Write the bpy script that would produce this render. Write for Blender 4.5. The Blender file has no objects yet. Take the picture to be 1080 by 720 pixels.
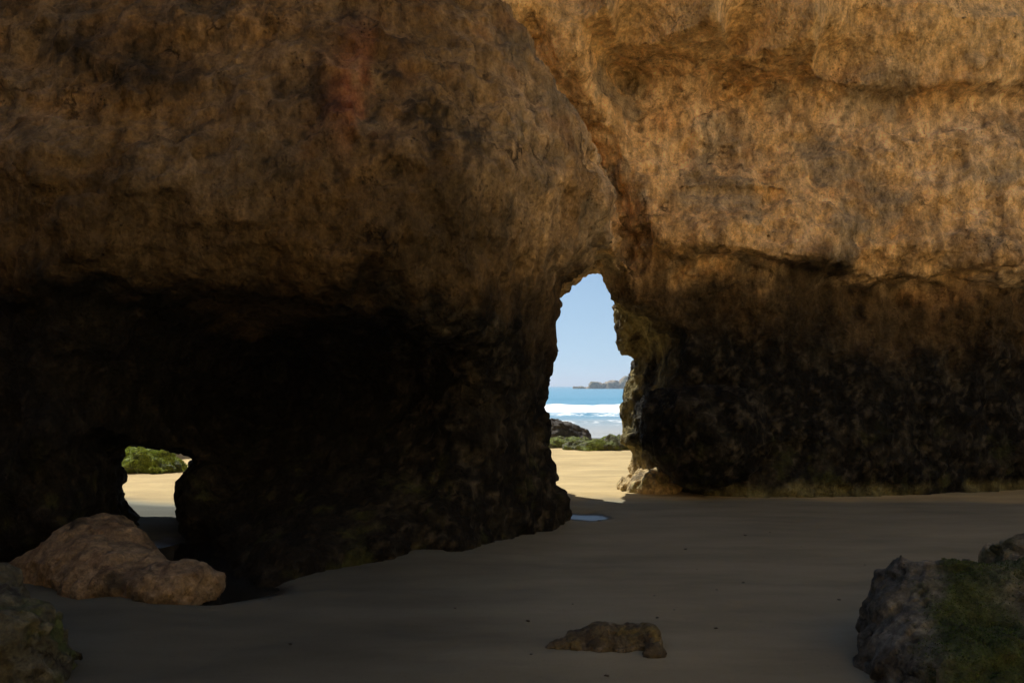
import bpy, math, random
import numpy as np
from mathutils import Vector

R = math.radians
random.seed(7)
rng = np.random.default_rng(11)
scene = bpy.context.scene
col = scene.collection
F32 = np.float32

# ------------------------------------------------------------------ camera frame
FPX, HX, HY, EYE = 840.0, 540.0, 407.0, 1.6     # focal length in px, horizon row, eye height


def P(px, py, d):
    """world point that stands d metres ahead of the photographer"""
    return ((px - HX) / FPX * d, d, EYE + (HY - py) / FPX * d)


# ------------------------------------------------------------------ numpy noise
_perm = np.random.default_rng(3).permutation(256).astype(np.int32)
_perm = np.concatenate([_perm, _perm, _perm])
_g = np.random.default_rng(5).normal(size=(256, 3))
_g = (_g / np.linalg.norm(_g, axis=1)[:, None]).astype(F32)


def perlin(x, y, z):
    x = np.asarray(x, F32); y = np.asarray(y, F32); z = np.asarray(z, F32)
    xi = np.floor(x).astype(np.int32); yi = np.floor(y).astype(np.int32); zi = np.floor(z).astype(np.int32)
    xf = x - xi; yf = y - yi; zf = z - zi
    xi &= 255; yi &= 255; zi &= 255
    u = xf * xf * xf * (xf * (xf * 6 - 15) + 10)
    v = yf * yf * yf * (yf * (yf * 6 - 15) + 10)
    w = zf * zf * zf * (zf * (zf * 6 - 15) + 10)

    def gr(dx, dy, dz):
        h = _perm[_perm[_perm[xi + dx] + yi + dy] + zi + dz]
        g = _g[h]
        return g[..., 0] * (xf - dx) + g[..., 1] * (yf - dy) + g[..., 2] * (zf - dz)
    x00 = gr(0, 0, 0) * (1 - u) + gr(1, 0, 0) * u
    x10 = gr(0, 1, 0) * (1 - u) + gr(1, 1, 0) * u
    x01 = gr(0, 0, 1) * (1 - u) + gr(1, 0, 1) * u
    x11 = gr(0, 1, 1) * (1 - u) + gr(1, 1, 1) * u
    return ((x00 * (1 - v) + x10 * v) * (1 - w) + (x01 * (1 - v) + x11 * v) * w) * 1.5


def fbm(p, f, octv=4, gain=0.5, off=0.0, sx=1, sy=1, sz=1):
    s = 0; a = 1.0
    for k in range(octv):
        q = f * 2.03 ** k
        s = s + a * perlin(p[:, 0] * q * sx + off + 17.3 * k, p[:, 1] * q * sy + off * 1.7 + 5.1 * k, p[:, 2] * q * sz + off * .6 + 9.7 * k)
        a *= gain
    return s


def ridged(p, f, octv=3, gain=0.5, off=0.0, sx=1, sy=1, sz=1):
    s = 0; a = 1.0
    for k in range(octv):
        q = f * 2.1 ** k
        n = perlin(p[:, 0] * q * sx + off + 7.3 * k, p[:, 1] * q * sy + off + 3.1 * k, p[:, 2] * q * sz + off + 1.7 * k)
        s = s + a * (1 - 2.2 * np.abs(n)); a *= gain
    return s


def worley(p, f, off=0):
    """distance to the nearest feature point, in cell units"""
    q = p * f + off
    c = np.floor(q).astype(np.int32)
    best = np.full(len(q), 9.0, F32); second = np.full(len(q), 9.0, F32)
    for dx in (-1, 0, 1):
        for dy in (-1, 0, 1):
            for dz in (-1, 0, 1):
                cc = c + np.array([dx, dy, dz])
                h = _perm[_perm[_perm[cc[:, 0] & 255] + (cc[:, 1] & 255)] + (cc[:, 2] & 255)]
                fp = cc + (_g[h] * 0.45 + 0.5)
                d = np.linalg.norm(q - fp, axis=1)
                second = np.where(d < best, best, np.minimum(second, d))
                best = np.minimum(best, d)
    return best, second


def cells(p, f, off=0):
    """one random value per irregular cell: broken, chipped faces"""
    q = p * f + off
    c = np.floor(q).astype(np.int32)
    best = np.full(len(q), 9.0, F32); val = np.zeros(len(q), F32)
    for dx in (-1, 0, 1):
        for dy in (-1, 0, 1):
            for dz in (-1, 0, 1):
                cc = c + np.array([dx, dy, dz])
                h = _perm[_perm[_perm[cc[:, 0] & 255] + (cc[:, 1] & 255)] + (cc[:, 2] & 255)]
                g = _g[h]
                df = q - (cc + g * 0.45 + 0.5)
                d = (df * df).sum(1)
                # a tilted facet per cell
                v = (h / 255.0 - .5) + (df * g[:, [1, 2, 0]]).sum(1) * .9
                m = d < best
                val = np.where(m, v, val); best = np.where(m, d, best)
    return val


def sstep(a, b, x):
    t = np.clip((x - a) / (b - a), 0, 1)
    return t * t * (3 - 2 * t)


def smin(a, b, k):
    h = np.clip(0.5 + 0.5 * (b - a) / k, 0, 1)
    return b * (1 - h) + a * h - k * h * (1 - h)


def smax(a, b, k):
    return -smin(-a, -b, k)


def lerp(a, b, t):
    return a + (b - a) * t


def mixc(c, rgb, t):
    return c + (np.asarray(rgb, F32)[None] - c) * t[:, None]


# ------------------------------------------------------------------ meshing
def surface_nets(S, xs, ys, zs):
    nx, ny, nz = S.shape
    ins = S < 0
    cnt = np.zeros((nx - 1, ny - 1, nz - 1), np.int8)
    for a in (0, 1):
        for b in (0, 1):
            for c in (0, 1):
                cnt += ins[a:nx - 1 + a, b:ny - 1 + b, c:nz - 1 + c]
    act = (cnt > 0) & (cnt < 8)
    I, J, K = np.nonzero(act)
    vid = np.full(act.shape, -1, np.int32); vid[I, J, K] = np.arange(len(I))
    acc = np.zeros((len(I), 3)); n = np.zeros(len(I))
    corners = [(a, b, c) for a in (0, 1) for b in (0, 1) for c in (0, 1)]
    for ca in corners:
        for ax in range(3):
            if ca[ax]:
                continue
            cb = list(ca); cb[ax] = 1
            A = (I + ca[0], J + ca[1], K + ca[2]); B = (I + cb[0], J + cb[1], K + cb[2])
            sa = S[A].astype(float); sb = S[B].astype(float)
            m = (sa < 0) != (sb < 0)
            t = np.where(m, sa / np.where(m, sa - sb, 1), 0)
            pa = np.stack([xs[A[0]], ys[A[1]], zs[A[2]]], 1); pb = np.stack([xs[B[0]], ys[B[1]], zs[B[2]]], 1)
            acc += (pa + (pb - pa) * t[:, None]) * m[:, None]; n += m
    V = acc / n[:, None]
    quads = []
    for ax in range(3):
        sl0 = [slice(None)] * 3; sl1 = [slice(None)] * 3
        sl0[ax] = slice(0, -1); sl1[ax] = slice(1, None)
        e0 = ins[tuple(sl0)]; e1 = ins[tuple(sl1)]
        ch = e0 != e1
        i, j, k = np.nonzero(ch)
        idx = [i, j, k]
        o = [q for q in range(3) if q != ax]
        ok = (idx[o[0]] > 0) & (idx[o[1]] > 0) & (idx[o[0]] < S.shape[o[0]] - 1) & (idx[o[1]] < S.shape[o[1]] - 1)
        i, j, k = i[ok], j[ok], k[ok]; idx = [i, j, k]
        flip = e0[i, j, k]
        def cell(da, db):
            q = [idx[0], idx[1], idx[2]]
            q[o[0]] = q[o[0]] - da; q[o[1]] = q[o[1]] - db
            return vid[q[0], q[1], q[2]]
        Q = np.stack([cell(1, 1), cell(0, 1), cell(0, 0), cell(1, 0)], 1)
        fl = flip if ax != 1 else ~flip
        Q = np.where(fl[:, None], Q, Q[:, ::-1])
        quads.append(Q)
    return V, np.concatenate(quads)


def make_mesh(name, V, Fc, smooth=True):
    """Fc: (n,3) or (n,4) int array"""
    me = bpy.data.meshes.new(name)
    V = np.asarray(V, F32); Fc = np.asarray(Fc, np.int32)
    k = Fc.shape[1]
    me.vertices.add(len(V)); me.vertices.foreach_set('co', V.ravel())
    me.loops.add(Fc.size); me.loops.foreach_set('vertex_index', Fc.ravel())
    me.polygons.add(len(Fc)); me.polygons.foreach_set('loop_start', np.arange(0, Fc.size, k, dtype=np.int32))
    me.polygons.foreach_set('loop_total', np.full(len(Fc), k, np.int32))
    me.update(calc_edges=True)
    me.polygons.foreach_set('use_smooth', np.full(len(Fc), smooth))
    me.validate()
    return me


def normals(V, Q):
    n = np.zeros_like(V)
    if Q.shape[1] == 4:
        fn = np.cross(V[Q[:, 2]] - V[Q[:, 0]], V[Q[:, 3]] - V[Q[:, 1]])
    else:
        fn = np.cross(V[Q[:, 1]] - V[Q[:, 0]], V[Q[:, 2]] - V[Q[:, 0]])
    for k in range(Q.shape[1]):
        for a in range(3):
            n[:, a] += np.bincount(Q[:, k], fn[:, a], len(V))
    return n / np.maximum(np.linalg.norm(n, axis=1), 1e-9)[:, None]


def set_col(me, c):
    at = me.attributes.new('Col', 'FLOAT_COLOR', 'POINT')
    c = np.concatenate([np.clip(c, 0.002, 1), np.ones((len(c), 1))], 1).astype(F32)
    at.data.foreach_set('color', c.ravel())


def set_f(me, name, v):
    at = me.attributes.new(name, 'FLOAT', 'POINT')
    at.data.foreach_set('value', np.asarray(v, F32).ravel())


def link(name, me, mat=None, parent=None, label=None, cat=None, group=None, kind=None, loc=None):
    o = bpy.data.objects.new(name, me)
    col.objects.link(o)
    if mat is not None:
        me.materials.append(mat)
    if parent is not None:
        o.parent = parent
    if loc is not None:
        o.location = loc
    if label: o['label'] = label
    if cat: o['category'] = cat
    if group: o['group'] = group
    if kind: o['kind'] = kind
    return o


def subdivide(V, Q):
    """split every quad into four"""
    n = len(V)
    E = np.stack([Q, np.roll(Q, -1, 1)], 2).reshape(-1, 2)
    Es = np.sort(E, 1)
    key = Es[:, 0].astype(np.int64) * n + Es[:, 1]
    u, first, inv = np.unique(key, return_index=True, return_inverse=True)
    mid = (V[Es[first, 0]] + V[Es[first, 1]]) / 2
    cen = V[Q].mean(1)
    em = n + inv.reshape(-1, 4); cc = n + len(u) + np.arange(len(Q))
    V2 = np.concatenate([V, mid, cen])
    parts = [np.stack([Q[:, k], em[:, k], cc, em[:, k - 1]], 1) for k in range(4)]
    return V2, np.concatenate(parts)


# ------------------------------------------------------------------ materials
def nodes_of(name):
    m = bpy.data.materials.new(name); m.use_nodes = True
    nt = m.node_tree; nt.nodes.clear()
    out = nt.nodes.new('ShaderNodeOutputMaterial')
    bs = nt.nodes.new('ShaderNodeBsdfPrincipled')
    nt.links.new(bs.outputs[0], out.inputs[0])
    return m, nt, bs, out


def N(nt, typ, ins=None, **kw):
    n = nt.nodes.new(typ)
    for k, v in kw.items():
        setattr(n, k, v)
    for k, v in (ins or {}).items():
        if hasattr(v, 'is_linked') or isinstance(v, bpy.types.NodeSocket):
            nt.links.new(v, n.inputs[k])
        else:
            n.inputs[k].default_value = v
    return n


def noise(nt, vec, scale, detail=6, rough=0.6):
    return N(nt, 'ShaderNodeTexNoise', {'Vector': vec, 'Scale': scale, 'Detail': detail, 'Roughness': rough})


def mapr(nt, v, a, b, c, d):
    n = N(nt, 'ShaderNodeMapRange', {0: v, 1: a, 2: b, 3: c, 4: d})
    return n.outputs[0]


def math_(nt, op, a, b):
    return N(nt, 'ShaderNodeMath', {0: a, 1: b}, operation=op).outputs[0]


def rock_material(name, fine=1.0, bump=0.06, rough=0.9, streak=True, spec=0.25):
    m, nt, bs, out = nodes_of(name)
    tc = N(nt, 'ShaderNodeTexCoord')
    ob = tc.outputs['Object']
    att = N(nt, 'ShaderNodeAttribute', attribute_name='Col')
    st = N(nt, 'ShaderNodeMapping', {'Vector': ob, 'Scale': (1.0, 1.0, 0.42 if streak else 1.0)})
    n1 = noise(nt, st.outputs[0], 9 * fine, 8, 0.68)
    n2 = noise(nt, ob, 34 * fine, 8, 0.7)
    n3 = noise(nt, ob, 3.2 * fine, 6, 0.6)
    vo = N(nt, 'ShaderNodeTexVoronoi', {'Vector': ob, 'Scale': 16 * fine, 'Randomness': 1.0}, feature='F1')
    f1 = mapr(nt, n1.outputs[0], 0.32, 0.7, 0.5, 1.6)
    f2 = mapr(nt, n2.outputs[0], 0.33, 0.68, 0.72, 1.28)
    f3 = mapr(nt, n3.outputs[0], 0.3, 0.7, 0.75, 1.25)
    n4 = noise(nt, st.outputs[0], 5.5 * fine, 10, 0.78)
    f4 = mapr(nt, n4.outputs[0], 0.33, 0.40, 0.45, 1.0)
    f = math_(nt, 'MULTIPLY', math_(nt, 'MULTIPLY', f1, f2), math_(nt, 'MULTIPLY', f3, f4))
    mul = N(nt, 'ShaderNodeVectorMath', {0: att.outputs['Color'], 1: (1, 1, 1)}, operation='MULTIPLY')
    comb = N(nt, 'ShaderNodeCombineXYZ', {0: f, 1: f, 2: f})
    nt.links.new(comb.outputs[0], mul.inputs[1])
    nt.links.new(mul.outputs[0], bs.inputs['Base Color'])
    bs.inputs['Roughness'].default_value = rough
    bs.inputs['Specular IOR Level'].default_value = spec
    h = math_(nt, 'ADD', math_(nt, 'MULTIPLY', n1.outputs[0], 0.6), math_(nt, 'MULTIPLY', n2.outputs[0], 0.28))
    h = math_(nt, 'ADD', h, math_(nt, 'MULTIPLY', n3.outputs[0], 0.8))
    h = math_(nt, 'ADD', h, math_(nt, 'MULTIPLY', f4, 0.25))
    h = math_(nt, 'ADD', h, math_(nt, 'MULTIPLY', vo.outputs['Distance'], -0.35))
    wob = N(nt, 'ShaderNodeVectorMath', {0: n3.outputs['Color'], 1: (.55 / fine, .55 / fine, .55 / fine), 2: ob}, operation='MULTIPLY_ADD')
    ck = N(nt, 'ShaderNodeTexVoronoi', {'Vector': wob.outputs[0], 'Scale': 1.7 * fine}, feature='DISTANCE_TO_EDGE')
    gate = noise(nt, ob, 1.1 * fine, 3, .6)
    cm = math_(nt, 'MAXIMUM', mapr(nt, ck.outputs['Distance'], 0, .03, 0, 1), mapr(nt, gate.outputs[0], .66, .58, 0, 1))
    pt = N(nt, 'ShaderNodeTexVoronoi', {'Vector': ob, 'Scale': 26 * fine}, feature='F1')
    pg = noise(nt, ob, 2.6 * fine, 4, .65)
    pm_ = math_(nt, 'MAXIMUM', mapr(nt, pt.outputs['Distance'], .14, .34, 0, 1), mapr(nt, pg.outputs[0], .68, .55, 0, 1))
    both = math_(nt, 'MULTIPLY', cm, pm_)
    h = math_(nt, 'ADD', h, math_(nt, 'MULTIPLY', both, 0.55))
    dkf = mapr(nt, both, 0, 1, .55, 1.12)
    f = math_(nt, 'MULTIPLY', f, dkf)
    for k_ in range(3):
        nt.links.new(f, comb.inputs[k_])
    bp = N(nt, 'ShaderNodeBump', {'Height': h, 'Strength': 0.9, 'Distance': bump})
    nt.links.new(bp.outputs[0], bs.inputs['Normal'])
    return m


M_rock = rock_material('cliff_rock', 1.0, 0.12, spec=.12)
M_boulder = rock_material('boulder_rock', 1.8, 0.035, streak=False)


def leaf_material(name, c, rough=0.7):
    m, nt, bs, out = nodes_of(name)
    geo = N(nt, 'ShaderNodeNewGeometry')
    r = mapr(nt, geo.outputs['Random Per Island'], 0, 1, 0.5, 1.5)
    comb = N(nt, 'ShaderNodeCombineXYZ', {0: r, 1: r, 2: r})
    mul = N(nt, 'ShaderNodeVectorMath', {0: c, 1: comb.outputs[0]}, operation='MULTIPLY')
    nt.links.new(mul.outputs[0], bs.inputs['Base Color'])
    bs.inputs['Roughness'].default_value = rough
    bs.inputs['Specular IOR Level'].default_value = 0.2
    return m


M_moss = leaf_material('moss', (0.034, 0.060, 0.011))
M_weed = leaf_material('green_weed', (0.29, 0.36, 0.05), 0.6)


# sand
def sand_material():
    m, nt, bs, out = nodes_of('sand')
    tc = N(nt, 'ShaderNodeTexCoord'); ob = tc.outputs['Object']
    wet_shade = N(nt, 'ShaderNodeAttribute', attribute_name='wet_shade').outputs['Fac']
    gr = noise(nt, ob, 260, 3, 0.7)
    sp = noise(nt, ob, 46, 5, 0.75)
    st = N(nt, 'ShaderNodeMapping', {'Vector': ob, 'Scale': (0.45, 1.5, 1)})
    big = noise(nt, st.outputs[0], 1.1, 6, 0.62)
    f = math_(nt, 'MULTIPLY', mapr(nt, gr.outputs[0], .3, .7, .86, 1.14), mapr(nt, big.outputs[0], .3, .7, .74, 1.22))
    f = math_(nt, 'MULTIPLY', f, mapr(nt, sp.outputs[0], .3, .42, .72, 1.0))
    base = N(nt, 'ShaderNodeMix', {0: wet_shade, 6: (0.42, 0.325, 0.165, 1), 7: (0.104, 0.126, 0.116, 1)}, data_type='RGBA')  # second colour serves wet sand and the painted gully shade
    soak_shade = N(nt, 'ShaderNodeMix', {0: mapr(nt, wet_shade, .78, .98, 0, 1), 6: base.outputs[2], 7: (.030, .027, .021, 1)}, data_type='RGBA')
    comb = N(nt, 'ShaderNodeCombineXYZ', {0: f, 1: f, 2: f})
    mul = N(nt, 'ShaderNodeVectorMath', {0: soak_shade.outputs[2], 1: comb.outputs[0]}, operation='MULTIPLY')
    nt.links.new(mul.outputs[0], bs.inputs['Base Color'])
    nt.links.new(mapr(nt, wet_shade, 0.88, 1, 0.95, 0.22), bs.inputs['Roughness'])
    nt.links.new(mapr(nt, wet_shade, 0.88, 1, 0.12, 0.5), bs.inputs['Specular IOR Level'])
    h = math_(nt, 'ADD', math_(nt, 'MULTIPLY', gr.outputs[0], 0.25), math_(nt, 'MULTIPLY', sp.outputs[0], 0.6))
    h = math_(nt, 'ADD', h, math_(nt, 'MULTIPLY', big.outputs[0], 1.5))
    bst = mapr(nt, wet_shade, 0.88, 1, 0.8, 0.1)
    bp = N(nt, 'ShaderNodeBump', {'Height': h, 'Strength': bst, 'Distance': 0.012})
    nt.links.new(bp.outputs[0], bs.inputs['Normal'])
    return m


def water_material(name, c, rough, bumpd, scale, shallows=False):
    c_ = (*c, 1)
    m, nt, bs, out = nodes_of(name)
    tc = N(nt, 'ShaderNodeTexCoord'); ob = tc.outputs['Object']
    fo = N(nt, 'ShaderNodeAttribute', attribute_name='foam').outputs['Fac']
    n = noise(nt, ob, scale, 5, 0.65)
    if shallows:
        sep = N(nt, 'ShaderNodeSeparateXYZ', {0: ob})
        c_ = N(nt, 'ShaderNodeMix', {0: mapr(nt, sep.outputs[1], 46, 74, 0, 1), 6: (.36, .35, .31, 1), 7: (*c, 1)}, data_type='RGBA').outputs[2]
    br = noise(nt, ob, scale * 2.2, 6, 0.75)
    ff = math_(nt, 'ADD', fo, mapr(nt, br.outputs[0], .3, .7, -0.35, 0.35))
    ff = math_(nt, 'MULTIPLY', mapr(nt, ff, .4, .6, 0, 1), mapr(nt, fo, 0.02, 0.2, 0, 1))
    mx = N(nt, 'ShaderNodeMix', {0: ff, 6: c_, 7: (0.8, 0.82, 0.82, 1)}, data_type='RGBA')
    nt.links.new(mx.outputs[2], bs.inputs['Base Color'])
    nt.links.new(mapr(nt, ff, 0, 1, rough, 0.9), bs.inputs['Roughness'])
    bs.inputs['IOR'].default_value = 1.33
    bp = N(nt, 'ShaderNodeBump', {'Height': n.outputs[0], 'Strength': 0.6, 'Distance': bumpd})
    nt.links.new(bp.outputs[0], bs.inputs['Normal'])
    return m


M_sand = sand_material()
M_sea = water_material('sea_water', (0.085, 0.26, 0.37), 0.3, 0.35, 0.5, True)
M_pool = water_material('pool_water', (0.012, 0.013, 0.012), 0.03, 0.002, 5.0)


# ------------------------------------------------------------------ cliff
def rbf(points):
    """smooth surface y(x, z) through the given world points"""
    A = np.array(points, float)
    X = A[:, [0, 2]]; Y = A[:, 1]
    D = np.linalg.norm(X[:, None] - X[None], axis=2)
    n = len(A)
    K = np.zeros((n + 3, n + 3)); K[:n, :n] = np.sqrt(D * D + 0.02) + np.eye(n) * 0.02
    K[:n, n] = 1; K[:n, n + 1:] = X; K[n, :n] = 1; K[n + 1:, :n] = X.T
    W = np.linalg.solve(K, np.concatenate([Y, [0, 0, 0]]))

    def f(x, z):
        s = W[n] + W[n + 1] * x + W[n + 2] * z
        for i in range(n):
            s = s + W[i] * np.sqrt((x - X[i, 0]) ** 2 + (z - X[i, 1]) ** 2 + 0.02)
        return s
    return f


left_pts = [P(*a) for a in [
    (0, 0, 7.5), (200, 0, 7.4), (400, 0, 7.6), (500, 0, 8.3),
    (0, 90, 7.1), (200, 90, 7.1), (400, 90, 7.2), (520, 90, 7.8), (590, 110, 8.5),
    (0, 180, 6.8), (200, 180, 6.8), (400, 180, 7.0), (520, 180, 7.4), (620, 190, 8.6),
    (0, 260, 6.8), (200, 260, 6.9), (350, 260, 7.0), (500, 270, 7.5), (605, 265, 8.8),
    (0, 300, 7.05), (150, 306, 7.1), (250, 306, 7.15), (350, 310, 7.2), (430, 330, 7.5), (520, 330, 7.8), (580, 330, 9.0),
    (0, 350, 7.1), (110, 360, 7.2), (190, 365, 8.3), (300, 365, 8.7), (390, 375, 8.4), (470, 385, 7.9), (575, 385, 9.1),
    (0, 450, 7.2), (100, 450, 7.4), (200, 440, 9.1), (300, 450, 9.2), (400, 450, 8.4), (480, 450, 7.9), (570, 450, 9.1),
    (0, 560, 7.2), (110, 560, 7.2), (225, 560, 8.8), (255, 575, 8.0), (300, 592, 7.3), (345, 590, 7.35), (300, 545, 7.9), (390, 585, 7.6), (480, 580, 7.7), (590, 550, 9.1),
]] + [(-14, 6.2, 0), (-14, 6, 4), (-14, 7.5, 9), (-5, 8.6, 10), (0, 9.6, 10), (-6, 9.8, 20), (0, 10.2, 20), (-14, 9.0, 20),
      (-6, 7.2, -1), (-1.4, 7.7, -1), (.6, 9.1, -1), (-2.1, 7.3, -1), (-4, 8.0, -1), (-9, 6.4, 4), (-9, 6.8, 0)]
right_pts = [P(*a) for a in [
    (500, -70, 10.7), (640, -70, 11.7), (850, -70, 11.9), (1080, -70, 12.1),
    (500, 5, 10.4), (600, 8, 10.9), (640, 12, 11.1), (750, 12, 11.3), (850, 12, 11.5), (960, 12, 11.8), (1080, 12, 12.0),
    (640, 36, 11.2), (750, 44, 11.35), (850, 44, 11.6), (960, 70, 12.0), (1080, 70, 12.1),
    (560, 60, 10.3), (650, 58, 11.9), (760, 64, 12.35), (860, 64, 12.1), (960, 90, 12.1), (1080, 90, 12.2),
    (600, 130, 11.1), (660, 130, 11.8), (720, 130, 12.0), (800, 140, 12.05), (950, 150, 12.0), (1080, 150, 12.0),
    (650, 200, 11.5), (700, 200, 11.7), (760, 200, 11.8), (900, 200, 11.85), (1080, 210, 11.8),
    (660, 255, 11.5), (760, 255, 11.4), (870, 262, 11.4), (960, 265, 11.75), (1060, 262, 11.6),
    (660, 290, 11.7), (760, 285, 11.5), (870, 290, 11.6), (940, 293, 12.0), (1060, 296, 11.65),
    (760, 318, 11.9), (870, 318, 12.1), (960, 318, 12.2), (1080, 318, 12.15),
    (700, 400, 12.0), (820, 400, 11.95), (950, 400, 12.05), (1080, 400, 12.3),
    (690, 460, 11.9), (800, 460, 11.7), (950, 460, 11.75), (1080, 460, 12.2),
    (690, 520, 11.8), (800, 520, 11.55), (950, 520, 11.65), (1080, 518, 12.3),
]] + [(14, 12.6, 0), (14, 12.4, 4), (14, 13, 10), (14, 14.5, 20), (2, 12.4, 10), (7, 12.8, 10), (2, 14, 20), (8, 14.4, 20),
      (-3, 11, 6), (-3, 11, 2), (-3, 11, 0), (2, 11.7, -1), (7, 12.2, -1)]
FL = rbf(left_pts); FR = rbf(right_pts)


def seg_sdf(poly, x, z):
    """signed distance to a closed 2-D outline, negative inside"""
    A = np.array(poly, float); Bv = np.roll(A, -1, 0)
    d = np.full(x.shape, 1e9); s = np.ones(x.shape)
    for (ax, az), (bx, bz) in zip(A, Bv):
        ex, ez = bx - ax, bz - az
        wx, wz = x - ax, z - az
        t = np.clip((wx * ex + wz * ez) / (ex * ex + ez * ez), 0, 1)
        d = np.minimum(d, (wx - ex * t) ** 2 + (wz - ez * t) ** 2)
        c = ((az <= z) & (bz > z) & (ex * wz - ez * wx > 0)) | ((az > z) & (bz <= z) & (ex * wz - ez * wx <= 0))
        s = np.where(c, -s, s)
    return s * np.sqrt(d)


arch_left = [(600, 300), (596, 302), (592, 318), (589, 339), (586, 360), (584, 381), (579, 405), (575, 422), (573, 435), (580, 447),
             (580, 460), (573, 470), (579, 483), (585, 493), (585, 512), (600, 522), (596, 535), (597, 560), (597, 700)]
arch_right = [(629, 289), (634, 295), (643, 307), (653, 322), (648, 339), (652, 354), (660, 366), (665, 374), (664, 389), (657, 406),
              (656, 427), (650, 447), (645, 460), (661, 472), (664, 487), (661, 504), (657, 514), (668, 519), (690, 560), (690, 640)]
YL, YR = 9.4, 13.2
plA = [P(a, b, YL)[::2] for a, b in arch_left] + [(3.2, -3), (3.2, 3.3), (1.0, 3.3)]
plB = [P(a + 8, b, YR)[::2] for a, b in arch_right] + [(0.4, -3), (0.4, 3.05), P(598, 304, YR)[::2], P(610, 299, YR)[::2], P(622, 291, YR)[::2]]
roof_px = [(520, 560), (540, 420), (575, 325), (595, 306), (603, 302), (611, 298), (619, 292), (629, 288), (635, 295), (643, 308), (652, 320), (700, 345), (800, 420), (820, 560)]
YC = 12.6
plC = [P(a, b, YC)[::2] for a, b in roof_px] + [(4.2, -3), (-.3, -3)]
tun = [(120, 462), (134, 468), (130, 480), (128, 492), (134, 503), (129, 516), (130, 527), (141, 545), (150, 700), (205, 700), (196, 560), (194, 546), (188, 521),
       (193, 505), (207, 488), (210, 479), (190, 471), (155, 464)]
YT = 9.3
plT = [P(a, b, YT)[::2] for a, b in tun]
edge_px = [(455, -60), (490, 0), (520, 18), (548, 50), (572, 78), (598, 112), (622, 155), (638, 190), (634, 210), (637, 235), (646, 256), (640, 285), (630, 310), (660, 420), (660, 560)]
edge = np.array([P(a, b, 8.9) for a, b in edge_px])[::-1]


def axis(parts):
    out = [parts[0][0]]
    for a, b, h in parts:
        n = max(1, int(round((b - a) / h)))
        out += list(a + (b - a) * np.arange(1, n + 1) / n)
    return np.array(out)


CLIFF_TOP = 14.0


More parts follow.
